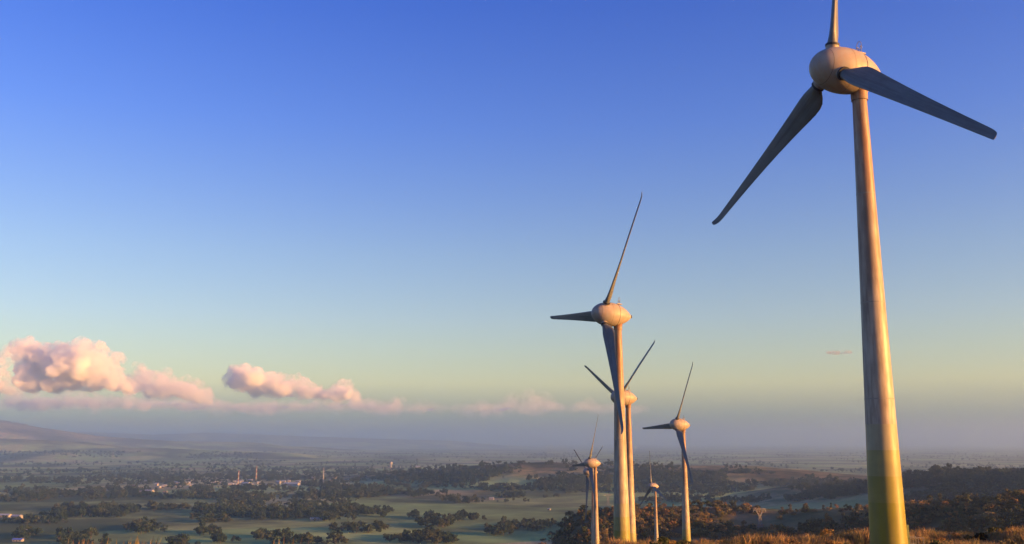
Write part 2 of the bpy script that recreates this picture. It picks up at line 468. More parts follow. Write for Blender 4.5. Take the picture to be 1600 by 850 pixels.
# ------------------------------------------------------------------ wind turbines
ROTOR_R, HUB_H, OVERHANG, TILT = 22.0, 43.0, 2.75, 4.0
def tower_r(z):
    t = z / 41.2
    return 1.53 - 0.93 * t - 0.03 * math.sin(t * math.pi)
NPROF = []   # (axial position from the blade plane, radius): spinner in front, nacelle behind
def egg(s):
    # s from the front tip, 0..7.3
    if s <= 3.1:
        return 2.02 * math.sqrt(max(0.0, 1 - ((3.1 - s) / 3.1) ** 2))
    t = (s - 3.1) / 4.2
    return 2.02 * (1 - t ** 2.0) * 0.84 + 2.02 * 0.16 * math.sqrt(max(0, 1 - t ** 6))
FRONT = 2.0     # front tip lies this far ahead of the blade plane
SEAM = 4.35     # spinner ends here (from the front tip)
def blade_mesh():
    mb = MB()
    st = [(1.75, 0.94, 0.94, 40), (2.15, 0.96, 0.92, 40), (2.4, 1.22, 0.90, 39), (2.75, 1.70, 0.86, 37.5), (3.2, 2.14, 0.80, 36), (3.7, 2.36, 0.73, 34), (4.4, 2.38, 0.65, 32), (5.2, 2.28, 0.58, 30), (6.4, 2.08, 0.50, 27),
          (8.0, 1.86, 0.42, 23.5), (10, 1.62, 0.34, 19), (12, 1.42, 0.28, 16), (14, 1.24, 0.23, 13.5), (16, 1.09, 0.19, 11.5), (18, 0.95, 0.16, 10), (19.5, 0.86, 0.14, 9), (20.6, 0.79, 0.12, 8.5),
          (21.2, 0.74, 0.11, 8), (21.6, 0.66, 0.10, 8), (21.85, 0.54, 0.08, 8), (21.97, 0.36, 0.05, 8)]
    n = 28
    for (r, c, th, tw) in st:
        b = RAD(tw + 3)
        e = Vector((0, -1, 0)); ax = Vector((1, 0, 0))
        cd = e * math.cos(b) - ax * math.sin(b)          # towards the trailing edge
        nd = e * math.sin(b) + ax * math.cos(b)          # upwind side
        k = max(0.0, min(1.0, (c / th - 1.0) / 1.2))     # 0 round root .. 1 airfoil
        bend = 0.0
        if r > 20.4:
            bend = ((r - 20.4) / 1.55) ** 3 * 0.28
        pre = 0.05 * (r / 22) ** 2
        c = c * (0.88 if r > 2.3 else 1.0)
        for i in range(n):
            a = 2 * math.pi * i / n
            cx = math.cos(a)                              # -1 leading .. +1 trailing
            yy = math.sin(a)
            u_air = (cx + 1) / 2 * c - 0.30 * c
            shape = (1 - ((cx + 1) / 2)) ** 0.75 * math.sqrt(max(1e-4, (cx + 1) / 2)) * 2.05
            ridge = 0.22 * math.exp(-((cx + 0.25) / 0.16) ** 2) * (1 if yy > 0 else 0.3) * max(0, min(1, (16 - r) / 10))
            w_air = (1 if yy >= 0 else -1) * th * 0.5 * min(1.0, shape) * (1 + ridge) + 0.05 * c * math.sin(math.pi * (cx + 1) / 2) * -1
            if abs(yy) < 1e-6: w_air = 0
            u = (1 - k) * cx * c / 2 + k * u_air
            w = (1 - k) * yy * th / 2 + k * w_air
            p = cd * u + nd * w + Vector((bend + pre, 0, r))
            mb.v.append(tuple(p))
    for s in range(len(st) - 1):
        for i in range(n):
            j = (i + 1) % n
            mb.face([s * n + i, s * n + j, (s + 1) * n + j, (s + 1) * n + i])
    mb.face([i for i in reversed(range(n))]); mb.face([(len(st) - 1) * n + i for i in range(n)])
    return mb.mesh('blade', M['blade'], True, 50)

def make_parts():
    """shared meshes of one turbine, in turbine space (x = rotor axis, z up, origin at the tower foot)"""
    P = {}
    bands = [(0.0, 6.0, 'green0'), (6.0, 8.1, 'green1'), (8.1, 10.2, 'green2'), (10.2, 12.3, 'green3'), (12.3, 14.4, 'tower')]
    secs = [(14.4, 22.5), (22.5, 32.0), (32.0, 41.0)]
    P['bands'] = []
    for (a, b, k) in bands:
        mb = MB(); mb.lathe([(z, tower_r(z)) for z in np.linspace(a, b, 4)], 56)
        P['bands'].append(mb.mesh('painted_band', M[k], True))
    P['secs'] = []
    for (a, b) in secs:
        mb = MB(); mb.lathe([(z, tower_r(z)) for z in np.linspace(a, b, 8)], 56)
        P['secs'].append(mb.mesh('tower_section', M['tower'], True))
    P['flanges'] = []
    for z in (14.4, 22.5, 32.0):
        mb = MB(); mb.lathe([(z - 0.05, tower_r(z) - 0.01), (z - 0.05, tower_r(z) + 0.012), (z + 0.05, tower_r(z) + 0.012), (z + 0.05, tower_r(z) - 0.01)], 56)
        P['flanges'].append(mb.mesh('flange_seam', M['joint'], False))
    mb = MB(); mb.lathe([(40.5, 0.58), (40.52, 0.70), (40.9, 0.72), (41.2, 0.72), (41.3, 0.76), (41.9, 0.80)], 48)
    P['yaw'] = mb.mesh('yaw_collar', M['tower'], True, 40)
    # spinner and nacelle (x = 0 is the blade plane)
    mb = MB(); pr = [(FRONT - s, max(egg(s), 0.004)) for s in list(3.1 - 3.1 * np.cos(np.linspace(0.0, math.pi / 2, 18))) + [3.5, 3.9, SEAM - 0.05]]
    mb.lathe(pr, 64, 'x', cap0=True)
    P['spinner'] = mb.mesh('spinner', M['nacelle'], True)
    P['joints'] = []
    for s in (1.15, 3.05):
        mb = MB(); mb.lathe([(FRONT - s + 0.012, egg(s - 0.012) + 0.006), (FRONT - s - 0.012, egg(s + 0.012) + 0.006)], 64, 'x')
        P['joints'].append(mb.mesh('panel_joint', M['collar'], True))
    mb = MB(); mb.lathe([(FRONT - SEAM + 0.055, egg(SEAM) - 0.05), (FRONT - SEAM - 0.06, egg(SEAM) - 0.05)], 64, 'x')
    P['gap'] = mb.mesh('seam_gap', M['collar'], True)
    mb = MB(); ss = list(np.linspace(SEAM + 0.04, 6.9, 14)) + [7.1, 7.22, 7.29]
    mb.lathe([(FRONT - s, max(egg(s), 0.02)) for s in ss], 64, 'x', cap1=True)
    P['nacelle'] = mb.mesh('nacelle', M['nacelle'], True)
    mb = MB(); mb.lathe([(-(s), 0) for s in ()], 8)
    mb.box((FRONT - 7.15, 0, 0.05), (0.35, 0.5, 0.45)); P['vent'] = mb.mesh('rear_vent', M['collar'])
    mb = MB(); mb.box((FRONT - 4.9, 0, 1.95), (0.9, 0.7, 0.12)); P['hatch'] = mb.mesh('roof_hatch', M['nacelle'])
    P['blade'] = blade_mesh()
    mb = MB(); mb.lathe([(1.60, 0.56), (1.93, 0.56), (2.0, 0.60), (2.02, 0.60)], 40)
    P['sleeve'] = mb.mesh('root_sleeve', M['nacelle'], True, 40)
    mb = MB(); mb.lathe([(2.0, 0.50), (2.0, 0.61), (2.22, 0.61), (2.22, 0.47)], 40)
    P['collar'] = mb.mesh('root_collar', M['collar'], True, 40)
    # weather mast in its lightning hoop
    mb = MB(); x0 = FRONT - 4.9; z0 = egg(4.9) - 0.05
    mb.tube((x0, 0, z0), (x0, 0, z0 + 0.85), 0.035, 0.03, 8); mb.tube((x0, -0.22, z0 + 0.72), (x0, 0.22, z0 + 0.72), 0.025, 0.025, 6)
    for s in (-0.22, 0.22):
        mb.tube((x0, s, z0 + 0.72), (x0, s, z0 + 0.92), 0.02, 0.02, 6); mb.box((x0, s, z0 + 0.95), (0.12, 0.12, 0.07))
    P['mast'] = mb.mesh('weather_mast', M['steel'])
    mb = MB(); pts = [(x0 + 0.02, 0.36 * math.sin(t), z0 + 0.85 + 0.62 * math.cos(t)) for t in np.linspace(0, 2 * math.pi, 29)[:-1]]
    mb.path(pts, 0.028, 6, closed=True)
    for s in (-0.3, 0.3): mb.tube((x0 + 0.02, s, z0 - 0.05), (x0 + 0.02, s * 1.1, z0 + 0.75), 0.028, 0.028, 6)
    P['hoop'] = mb.mesh('lightning_hoop', M['steel'])
    # door, landing and stair at the foot
    mb = MB(); mb.box((1.50, 0, 3.2), (0.16, 0.85, 2.0)); P['door'] = mb.mesh('door', M['door'])
    mb = MB(); mb.box((1.62, 0.28, 3.15), (0.08, 0.05, 0.22)); P['handle'] = mb.mesh('handle', M['steel'])
    mb = MB(); mb.box((2.1, 0, 2.1), (1.2, 1.3, 0.07))
    for sx_ in (1.7, 2.65):
        for sy in (-0.6, 0.6): mb.tube((sx_, sy, 0), (sx_, sy, 2.07), 0.04, 0.04, 6)
    P['landing'] = mb.mesh('landing', M['steel'])
    P['railing'] = []
    for sy in (-0.62, 0.62):
        mb = MB()
        for sx_ in (1.75, 2.2, 2.66): mb.tube((sx_, sy, 2.1), (sx_, sy, 3.2), 0.03, 0.03, 6)
        for zz in (2.65, 3.2): mb.tube((1.6, sy, zz), (2.66, sy, zz), 0.03, 0.03, 6)
        P['railing'].append(mb.mesh('railing', M['steel']))
    mb = MB()
    for i in range(9): mb.box((2.8 + 0.24 * i, 0, 1.95 - 0.23 * i), (0.26, 1.0, 0.05))
    for sy in (-0.52, 0.52): mb.tube((2.7, sy, 2.0), (4.85, sy, 0.02), 0.05, 0.05, 6)
    P['stair'] = mb.mesh('stair', M['steel'])
    mb = MB(); mb.lathe([(-3.0, 3.2), (0.12, 3.2), (0.2, 3.1), (0.2, 1.4)], 48); P['footing'] = mb.mesh('footing', M['concrete'], False)
    return P
TP = make_parts()
def turbine(hub_px, Y, az, phase, label, door_az=None):
    hub = at(hub_px[0], hub_px[1], Y)
    a = RAD(90 - az)
    n = np.array([math.cos(a), math.sin(a)])
    zb = hub[2] - HUB_H - OVERHANG * math.sin(RAD(TILT))
    root = empty('wind_turbine', (hub[0] - OVERHANG * n[0], hub[1] - OVERHANG * n[1], zb), a)
    tag(root, label, 'wind turbine', 'wind turbines along the ridge')
    def part(name, me, parent=root, mat=None):
        o = link(bpy.data.objects.new(name, me), parent)
        if mat is not None: o.matrix_local = mat
        return o
    part('footing', TP['footing'])
    for me in TP['bands']: part('painted_band', me)
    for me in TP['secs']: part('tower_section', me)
    for me in TP['flanges']: part('flange_seam', me)
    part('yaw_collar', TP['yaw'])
    tilt = Matrix.Translation((OVERHANG, 0, HUB_H + OVERHANG * math.sin(RAD(TILT)))) @ Matrix.Rotation(-RAD(TILT), 4, 'Y')
    nac = part('nacelle', TP['nacelle'], mat=tilt)
    part('rear_vent', TP['vent'], nac); part('roof_hatch', TP['hatch'], nac); part('seam_gap', TP['gap'], nac)
    spin = part('spinner', TP['spinner'], mat=tilt)
    for me in TP['joints']: part('panel_joint', me, spin)
    part('weather_mast', TP['mast'], mat=tilt)
    part('lightning_hoop', TP['hoop'], mat=tilt)
    for k in range(3):
        q = RAD(phase + 120 * k)
        b = part('blade', TP['blade'], mat=tilt @ Matrix.Rotation(q, 4, 'X'))
        part('root_sleeve', TP['sleeve'], b); part('root_collar', TP['collar'], b)
    if door_az is not None:
        R_ = Matrix.Rotation(RAD(door_az) - a, 4, 'Z')
        d = part('door', TP['door'], mat=R_); part('handle', TP['handle'], d)
        part('landing', TP['landing'], mat=R_); [part('railing', me, mat=R_) for me in TP['railing']]; part('stair', TP['stair'], mat=R_)
    return root
TURB = [
    ((1299, 107), 80, 252.0, -3.7, 'largest wind turbine, nearest the camera, yellow-green base beside dry grass', 6),
    ((942, 490), 159, 249.2, -35.4, 'second largest wind turbine, its lower blade hanging in front of its own tower', None),
    ((966, 620.5), 242, 248.7, 304.9, 'wind turbine half hidden behind the second largest tower, two blades raised in a V', None),
    ((1055.5, 663), 314, 249.7, -27.6, 'mid-distance wind turbine standing alone right of the crossing towers', None),
    ((920, 723), 407, 256.2, 334.4, 'small wind turbine left of the second largest tower, dark hill behind its base', None),
    ((917.7, 737), 458, 253.9, 62.8, 'faint wind turbine directly behind the small left one', None),
    ((1017.5, 759.5), 611, 251.2, 10.3, 'smallest wind turbine low in the gap, its nacelle against the valley field', None),
]
for t in TURB: turbine(*t)

# ------------------------------------------------------------------ trees
def tree_meshes(name, n_var, crown, leaves, leafsize, height, mat, seed, trunk_frac=0.3):
    """crown: (rx, rz) of a tree of the given height; returns (trunk, crown) mesh pairs"""
    out = []
    R_ = random.Random(seed)
    for v in range(n_var):
        rx, rz = crown[0] * R_.uniform(0.85, 1.2), crown[1] * R_.uniform(0.85, 1.15)
        zc = height - rz
        clumps = []
        k = R_.randint(9, 13)
        for i in range(k):
            a = R_.uniform(0, 2 * math.pi); t = R_.uniform(-0.75, 1.0); q = math.sqrt(max(0.05, 1 - t * t * 0.85)) * R_.uniform(0.35, 0.95)
            clumps.append((Vector((math.cos(a) * rx * q, math.sin(a) * rx * q, zc + t * rz * 0.8)), R_.uniform(0.28, 0.5) * rx))
        tr = MB()
        lean = Vector((R_.uniform(-0.1, 0.1) * height, R_.uniform(-0.1, 0.1) * height, zc))
        r0 = 0.035 * height
        tr.tube((0, 0, -0.4), lean * 0.5, r0, r0 * 0.75, 7, caps=False); tr.tube(lean * 0.5, lean, r0 * 0.75, r0 * 0.4, 7, caps=False)
        for c, cr in clumps[:6]: tr.tube(lean * 0.55, c, r0 * 0.4, r0 * 0.12, 5, caps=False)
        cb = MB()
        for i in range(leaves):
            c, cr = clumps[i % len(clumps)]
            d = Vector((R_.gauss(0, 1), R_.gauss(0, 1), R_.gauss(0, 1))).normalized()
            p = c + Vector((d.x * cr, d.y * cr, d.z * cr * 0.75)) * (R_.random() ** 0.4)
            nrm = (d + Vector((R_.gauss(0, 0.5), R_.gauss(0, 0.5), R_.gauss(0, 0.5) + 0.2))).normalized()
            u = nrm.orthogonal().normalized(); u.rotate(Matrix.Rotation(R_.uniform(0, 6.28), 3, nrm)); w = nrm.cross(u)
            s = leafsize * R_.uniform(0.6, 1.3)
            b = len(cb.v)
            for (x, y) in ((-1, -0.4), (0.1, -0.75), (1, 0.1), (0.2, 0.7), (-0.8, 0.5)):
                cb.v.append(tuple(p + u * x * s + w * y * s + nrm * (0.15 * s * (x * x - 0.5))))
            cb.face([b, b + 1, b + 2, b + 3, b + 4])
        out.append((tr.mesh(name + '_trunk', M['bark'], True), cb.mesh(name + '_crown', mat)))
    return out
def joined(pair, name):
    me = bpy.data.meshes.new(name)
    bm = bmesh.new()
    bm.from_mesh(pair[0])
    n0 = len(bm.faces)
    bm.from_mesh(pair[1])
    bm.faces.ensure_lookup_table()
    for i, f in enumerate(bm.faces): f.material_index = 0 if i < n0 else 1
    bm.to_mesh(me); bm.free()
    me.materials.append(pair[0].materials[0]); me.materials.append(pair[1].materials[0])
    return me
VALLEY = (tree_meshes('valley_tree', 3, (6.0, 4.6), 460, 0.85, 11.0, M['leaf_dark'], 1) + tree_meshes('valley_tree', 2, (7.5, 3.2), 460, 0.85, 8.0, M['leaf_dark'], 5)
          + tree_meshes('valley_tree', 1, (4.0, 5.6), 420, 0.8, 13.0, M['leaf_dark'], 6))
SHRUB = (tree_meshes('scrub_tree', 3, (2.9, 2.2), 460, 0.40, 5.0, M['leaf_scrub'], 2) + tree_meshes('scrub_tree', 3, (3.6, 1.25), 420, 0.36, 2.8, M['leaf_scrub'], 3)
         + tree_meshes('scrub_tree', 2, (1.9, 2.9), 420, 0.38, 6.6, M['leaf_scrub'], 4))
VALLEY_J = [joined(p, 'valley_tree') for p in VALLEY]
SHRUB_J = [joined(p, 'scrub_tree') for p in SHRUB]

def scatter_stuff(name, label, cat, pts, scales, meshes):
    """countless far trees: one object, instanced by geometry nodes"""
    srcs = bpy.data.collections.new(name + '_source')
    for i, me in enumerate(meshes):
        o = bpy.data.objects.new('%s_source_%d' % (name, i), me)
        srcs.objects.link(o)
    me = bpy.data.meshes.new(name)
    me.vertices.add(len(pts)); me.vertices.foreach_set('co', np.asarray(pts, np.float32).ravel())
    a = me.attributes.new('size', 'FLOAT', 'POINT'); a.data.foreach_set('value', np.asarray(scales, np.float32))
    a = me.attributes.new('turn', 'FLOAT', 'POINT'); a.data.foreach_set('value', rng.uniform(0, 6.28, len(pts)).astype(np.float32))
    a = me.attributes.new('pick', 'INT', 'POINT'); a.data.foreach_set('value', rng.integers(0, len(meshes), len(pts)).astype(np.int32))
    o = link(bpy.data.objects.new(name, me))
    tag(o, label, cat, kind='stuff')
    ng = bpy.data.node_groups.new(name, 'GeometryNodeTree')
    ng.interface.new_socket('Geometry', in_out='INPUT', socket_type='NodeSocketGeometry')
    ng.interface.new_socket('Geometry', in_out='OUTPUT', socket_type='NodeSocketGeometry')
    gi = ng.nodes.new('NodeGroupInput'); go = ng.nodes.new('NodeGroupOutput')
    mp = ng.nodes.new('GeometryNodeMeshToPoints')
    ci = ng.nodes.new('GeometryNodeCollectionInfo'); ci.inputs['Collection'].default_value = srcs
    ci.inputs['Separate Children'].default_value = True; ci.inputs['Reset Children'].default_value = True
    ip = ng.nodes.new('GeometryNodeInstanceOnPoints'); ip.inputs['Pick Instance'].default_value = True
    def attr(nm, dt):
        n = ng.nodes.new('GeometryNodeInputNamedAttribute'); n.data_type = dt; n.inputs['Name'].default_value = nm
        return n.outputs['Attribute']
    cx = ng.nodes.new('ShaderNodeCombineXYZ')
    ng.links.new(attr('turn', 'FLOAT'), cx.inputs[2])
    er = ng.nodes.new('FunctionNodeEulerToRotation')
    ng.links.new(cx.outputs[0], er.inputs[0])
    ng.links.new(gi.outputs[0], mp.inputs[0])
    ng.links.new(mp.outputs[0], ip.inputs['Points'])
    ng.links.new(ci.outputs[0], ip.inputs['Instance'])
    ng.links.new(attr('pick', 'INT'), ip.inputs['Instance Index'])
    ng.links.new(er.outputs[0], ip.inputs['Rotation'])
    ng.links.new(attr('size', 'FLOAT'), ip.inputs['Scale'])
    ng.links.new(ip.outputs[0], go.inputs[0])
    md = o.modifiers.new('scatter', 'NODES'); md.node_group = ng
    return o

def in_ellipse(n, cx, cy, rx, ry):
    a = rng.uniform(0, 2 * math.pi, n); q = np.sqrt(rng.uniform(0, 1, n))
    return cx + rx * q * np.cos(a), cy + ry * q * np.sin(a)

# copses that stand out on the valley floor: (centre x, y, half width, half height in the picture, trees, what it is)
COPSES = [
    (712, 810, 46, 5, 34, 'in the broad dark copse at the middle of the valley floor'),
    (680, 820, 36, 4, 20, 'along the lower left fringe of the broad middle copse'),
    (822, 823, 44, 6, 40, 'in the dark copse left of the scrub hill foot'),
    (775, 833, 26, 2.5, 12, 'in the low tip of the copse left of the scrub hill'),
    (722, 783, 38, 3, 26, 'in the narrow strip of wood in the middle pasture'),
    (660, 843, 58, 6, 44, 'in the wide wood at the bottom edge of the picture'),
    (560, 827, 44, 5, 30, 'in the grey-green wood below the middle of the valley'),
    (423, 839, 30, 4, 16, 'in the rounded clump near the bottom edge, left of the middle'),
    (523, 841, 9, 2.5, 4, 'in the small lone clump near the bottom edge'),
    (46, 838, 24, 5, 14, 'in the big rounded clump at the bottom left'),
    (118, 838, 30, 4, 16, 'in the second clump from the left at the bottom'),
    (228, 826, 32, 7, 28, 'in the dense dark clump at the lower left'),
    (325, 833, 18, 4, 10, 'in the clump right of the dense dark clump'),
    (350, 846, 20, 3, 8, 'in the bush row at the bottom edge, lower left'),
]
kinds_xy = []
def add_valley_tree(p, label, group, k, s, with_parts):
    nm = 'valley_tree'
    if with_parts:
        o = empty(nm, p, random.uniform(0, 6.28)); o.scale = (s * random.uniform(0.9, 1.15), s, s * random.uniform(0.85, 1.1))
        link(bpy.data.objects.new('trunk', VALLEY[k][0]), o); link(bpy.data.objects.new('crown', VALLEY[k][1]), o)
    else:
        o = link(bpy.data.objects.new(nm, VALLEY_J[k])); o.location = p; o.rotation_euler = (0, 0, random.uniform(0, 6.28))
        o.scale = (s * random.uniform(0.9, 1.15), s, s * random.uniform(0.85, 1.1))
    tag(o, label, 'tree', group)
for (cx, cy, rx, ry, n, where) in COPSES:
    px, py = in_ellipse(n, cx, cy + 2, rx, ry)
    pts, ok = ground_hit(px, py)
    order = np.argsort(-py)
    for r, i in enumerate(order):
        if ok[i] and pts[i][1] > 900:
            add_valley_tree(tuple(pts[i]), 'dark green tree ' + where, 'trees ' + where, random.randrange(6), random.uniform(0.75, 1.25), r < 6)

# lone pasture trees
LONE = [(685, 776, 'lone round tree on the pale pasture line'), (692, 755, 'lone tree at the hedge corner on the far pasture'), (703, 752, 'small lone tree right of the hedge corner'),
        (788, 761, 'tiny lone tree high on the middle pasture'), (822, 765, 'lone spreading tree below the mid-distance hill'), (836, 766, 'smaller tree right of the lone spreading tree'),
        (885, 771, 'lone tree nearest the left turbine on the pasture'), (870, 778, 'lone tree below and left of the lone turbine-side tree'), (852, 778, 'dot-like lone tree on the middle pasture'),
        (757, 768, 'small tree in the middle of the pale pasture'), (560, 803, 'small tree at the end of the dark belt'), (572, 806, 'last bush right of the dark belt end')]
for (x, y, lab) in LONE:
    pts, ok = ground_hit(x, y)
    if ok[0]: add_valley_tree(tuple(pts[0]), lab, None, random.randrange(6), random.uniform(0.8, 1.2), True)

# woodland belts further off, too many to count
bp = []
BELTS = [(440, 804, 90, 5, 330), (330, 799, 80, 4, 160), (520, 800, 60, 4, 160), (560, 768, 60, 8, 420), (520, 775, 60, 3, 160), (380, 778, 50, 4, 170), (640, 771, 60, 2, 70), (800, 775, 22, 2.5, 36), (650, 774, 14, 2, 16),
         (60, 815, 60, 3, 40), (150, 805, 90, 3, 100), (200, 796, 120, 4, 210), (300, 814, 70, 2.5, 50), (120, 770, 120, 10, 420), (300, 770, 90, 10, 300), (60, 750, 70, 5, 160), (180, 752, 100, 5, 240), (280, 745, 120, 5, 280),
         (420, 745, 90, 5, 260), (420, 762, 60, 4, 150), (620, 800, 30, 1.5, 20), (760, 810, 20, 2, 0), (640, 806, 50, 1.5, 60), (500, 758, 30, 3, 80), (460, 735, 120, 6, 320), (600, 738, 80, 5, 200), (720, 742, 60, 5, 200),
         (830, 762, 40, 2.5, 60), (900, 752, 60, 4, 120), (30, 780, 40, 4, 90), (820, 842, 30, 3, 0), (130, 850, 40, 3, 20), (250, 850, 60, 3, 30), (480, 848, 60, 3, 24), (945, 830, 60, 10, 0)]
for (cx, cy, rx, ry, n) in BELTS:
    if n == 0: continue
    px, py = in_ellipse(n, cx, cy + 1.5, rx, ry)
    pts, ok = ground_hit(px, py)
    keep = ok & (pts[:, 1] > 900) & (fbm(pts[:, 0] / 90, pts[:, 1] / 160, 3, 31) > -0.25)
    bp.append(pts[keep])
# sparse scatter following a noise map, out to 9 km
px = rng.uniform(-150, 1750, 16000); py = 706 + (850 - 706) * rng.uniform(0, 1, 16000) ** 1.7
pts, ok = ground_hit(px, py)
dens = fbm(pts[:, 0] / 420, pts[:, 1] / 700, 4, 41)
open_field = (px > 560) & (py > 752) & (px < 1330)
keep = ok & (pts[:, 1] > 1300) & (pts[:, 1] < 11000) & (dens > np.where(open_field, 0.42, np.where(py < 765, 0.0, np.where(py > 795, 0.3, 0.1))))
bp.append(pts[keep])
bp = np.concatenate(bp)
scatter_stuff('valley_woodland', 'dark belts of far woodland across the valley floor', 'woodland', bp, rng.choice([0.45, 0.6, 0.8, 1.0, 1.25], len(bp)) * rng.uniform(0.85, 1.15, len(bp)), VALLEY_J)

# forest on the middle hills
px = rng.uniform(600, 1760, 9000); py = rng.uniform(716, 786, 9000)
pts, ok = ground_hit(px, py, 1150)
d1, _ = along(MIDHILL, pts[:, 0], pts[:, 1]); d2, _ = along(DARKHILL, pts[:, 0], pts[:, 1])
n = fbm(pts[:, 0] / 160, pts[:, 1] / 160, 4, 51)
keep = ok & (pts[:, 1] < 4200) & (((d1 < 560) & (d1 > 60 + 0) & (n > 0.38 - 0.62 * sstep(90, 330, d1))) | ((d2 < 480) & (n > 0.16 - 0.28 * sstep(60, 200, d2))))
hp = pts[keep]
scatter_stuff('hill_forest', 'dark forest covering the middle-distance hills', 'forest', hp, rng.choice([0.4, 0.55, 0.7, 0.9, 1.2], len(hp)) * rng.uniform(0.85, 1.15, len(hp)), VALLEY_J)

# scrub on the hill behind the turbines
px = rng.uniform(845, 1720, 4000); py = 765 + 95 * rng.uniform(0, 1, 4000)
pts, ok = ground_hit(px, py, 330, 1400)
d3, _ = along(SCRUB, pts[:, 0], pts[:, 1])
n = fbm(pts[:, 0] / 60, pts[:, 1] / 60, 3, 61)
ok = ok & ((d3 < 330) | (px < 1015)) & (n > np.where(px > 1380, 0.08, np.where(px < 1015, -0.25, 0.0)))
meadow = (((px - 1195) / 85) ** 2 + ((py - 817) / 13) ** 2 < 1) & (rng.uniform(0, 1, len(px)) < 0.9)
ok = ok & ~meadow
sp, sx_, sy_ = pts[ok], px[ok], py[ok]
vis = (sx_ < 1600) & (sy_ < np.where(sx_ > 1000, 838, 850))
score = np.where(vis, 1.0 / sp[:, 1], 0)
# spread the individually built trees so they do not pile up
order = np.argsort(-score); chosen = []
for i in order:
    if len(chosen) >= 270 or score[i] == 0: break
    if all((sp[i][0] - sp[j][0]) ** 2 + (sp[i][1] - sp[j][1]) ** 2 > 30 for j in chosen): chosen.append(i)
ch = set(chosen)
for c, i in enumerate(chosen):
    x = sx_[i]
    if x < 1010: lab, grp = 'scrub tree on the dark hill slope behind the second largest tower', 'scrub on the left hill slope'
    elif x < 1350: lab, grp = 'rust-tinged scrub tree on the hill between the lone turbine and the largest tower', 'scrub on the middle hill'
    else: lab, grp = 'scrub tree on the slope right of the largest tower', 'scrub on the right slope'
    k = random.randrange(8); s = random.choice((0.55, 0.75, 0.9, 1.1, 1.35, 1.7)) * random.uniform(0.85, 1.15)
    if c < 90:
        o = empty('scrub_tree', tuple(sp[i]), random.uniform(0, 6.28))
        link(bpy.data.objects.new('trunk', SHRUB[k][0]), o); link(bpy.data.objects.new('crown', SHRUB[k][1]), o)
    else:
        o = link(bpy.data.objects.new('scrub_tree', SHRUB_J[k])); o.location = sp[i]; o.rotation_euler = (0, 0, random.uniform(0, 6.28))
    o.scale = (s * 1.1, s * 1.1, s * random.uniform(0.8, 1.1))
    tag(o, lab, 'tree', grp)
rest = np.array([i for i in range(len(sp)) if i not in ch])
scatter_stuff('hill_scrub', 'rusty and olive scrub thicket filling the hill behind the turbines', 'scrub', sp[rest], rng.choice([0.4, 0.55, 0.75, 1.0, 1.35], len(rest)) * rng.uniform(0.85, 1.15, len(rest)), SHRUB_J)

# ------------------------------------------------------------------ grass on the near shoulder
def grass_meshes():
    out = []
    R_ = random.Random(5)
    for v in range(5):
        mb = MB()
        for i in range(26):
            a = R_.uniform(0, 6.28); h = R_.uniform(0.35, 0.95); lean = R_.uniform(0.1, 0.55) * h
            bx, by = R_.gauss(0, 0.16), R_.gauss(0, 0.16); w = R_.uniform(0.012, 0.03)
            d = Vector((math.cos(a), math.sin(a), 0)); sd = Vector((-d.y, d.x, 0)) * w
            p0 = Vector((bx, by, -0.05)); p1 = p0 + d * lean * 0.35 + Vector((0, 0, h * 0.6)); p2 = p0 + d * lean + Vector((0, 0, h))
            b = len(mb.v)
            for p in (p0 - sd, p0 + sd, p1 + sd * 0.8, p1 - sd * 0.8, p2): mb.v.append(tuple(p))
            mb.face([b, b + 1, b + 2, b + 3]); mb.face([b + 3, b + 2, b + 4])
        out.append(mb.mesh('grass_tuft', M['leaf_grass']))
    return out
GRASS = grass_meshes()
gx = rng.uniform(-5, 110, 26000); gy = rng.uniform(60, 135, 26000)
g = fbm(gx / 6, gy / 6, 3, 71)
ratio = gx / gy
keep = (ratio > 0.05) & (ratio < 0.75) & (g > -0.35)
gx, gy = gx[keep], gy[keep]
gp = np.stack([gx, gy, terrain(gx, gy)], 1)
gs = 0.3 + 1.1 * np.clip(0.5 + 1.3 * fbm(gx / 5, gy / 5, 3, 72), 0, 1.3) * rng.uniform(0.6, 1.3, len(gx))
scatter_stuff('grass', 'dry orange grass on the near shoulder around the largest tower', 'grass', gp, gs, GRASS)

# low bushes in that grass
BUSH = tree_meshes('bush', 4, (0.9, 0.55), 260, 0.13, 1.05, M['leaf_scrub'], 9)
DARKB = tree_meshes('dark_bush', 1, (0.62, 0.38), 420, 0.11, 0.78, M['leaf_black'], 10)
def shoulder_point(x, Y):
    v = ray(x, 838.0); X = v[0] / v[1] * Y
    return (float(X), float(Y), float(terrain(X, Y)))
BUSHES = [(1556, 109, 1.0, 'rust-orange bush right of the black shrub in the near grass'), (1575, 108, 0.8, 'second rust-orange bush right of the black shrub'),
          (1497, 109, 0.7, 'pale tufted bush left of the black shrub in the near grass'), (1515, 108, 0.6, 'low bush just left of the black shrub'),
          (1590, 107, 0.8, 'orange bush at the right edge of the picture'), (1240, 109, 0.6, 'low orange bush in the near grass left of the largest tower'),
          (1205, 108, 0.7, 'orange bush in the near grass at the pylon foot line'), (1330, 109, 0.6, 'low orange bush touching the left side of the largest tower')]
R_s = random.Random(77)
for k in range(46):
    bx = R_s.uniform(1010, 1600)
    if 1345 < bx < 1425 or 1515 < bx < 1550: continue
    where = 'left of the largest tower' if bx < 1345 else 'right of the largest tower'
    BUSHES.append((bx, R_s.uniform(92, 118), R_s.uniform(0.55, 1.15), 'small scrubby bush in the near grass strip ' + where))
for i, (x, Y, s, lab) in enumerate(BUSHES):
    o = empty('bush', shoulder_point(x, Y), random.uniform(0, 6)); o.scale = (s, s, s)
    link(bpy.data.objects.new('stems', BUSH[i % 4][0]), o); link(bpy.data.objects.new('foliage', BUSH[i % 4][1]), o)
    tag(o, lab, 'bush', 'bushes in the near grass')
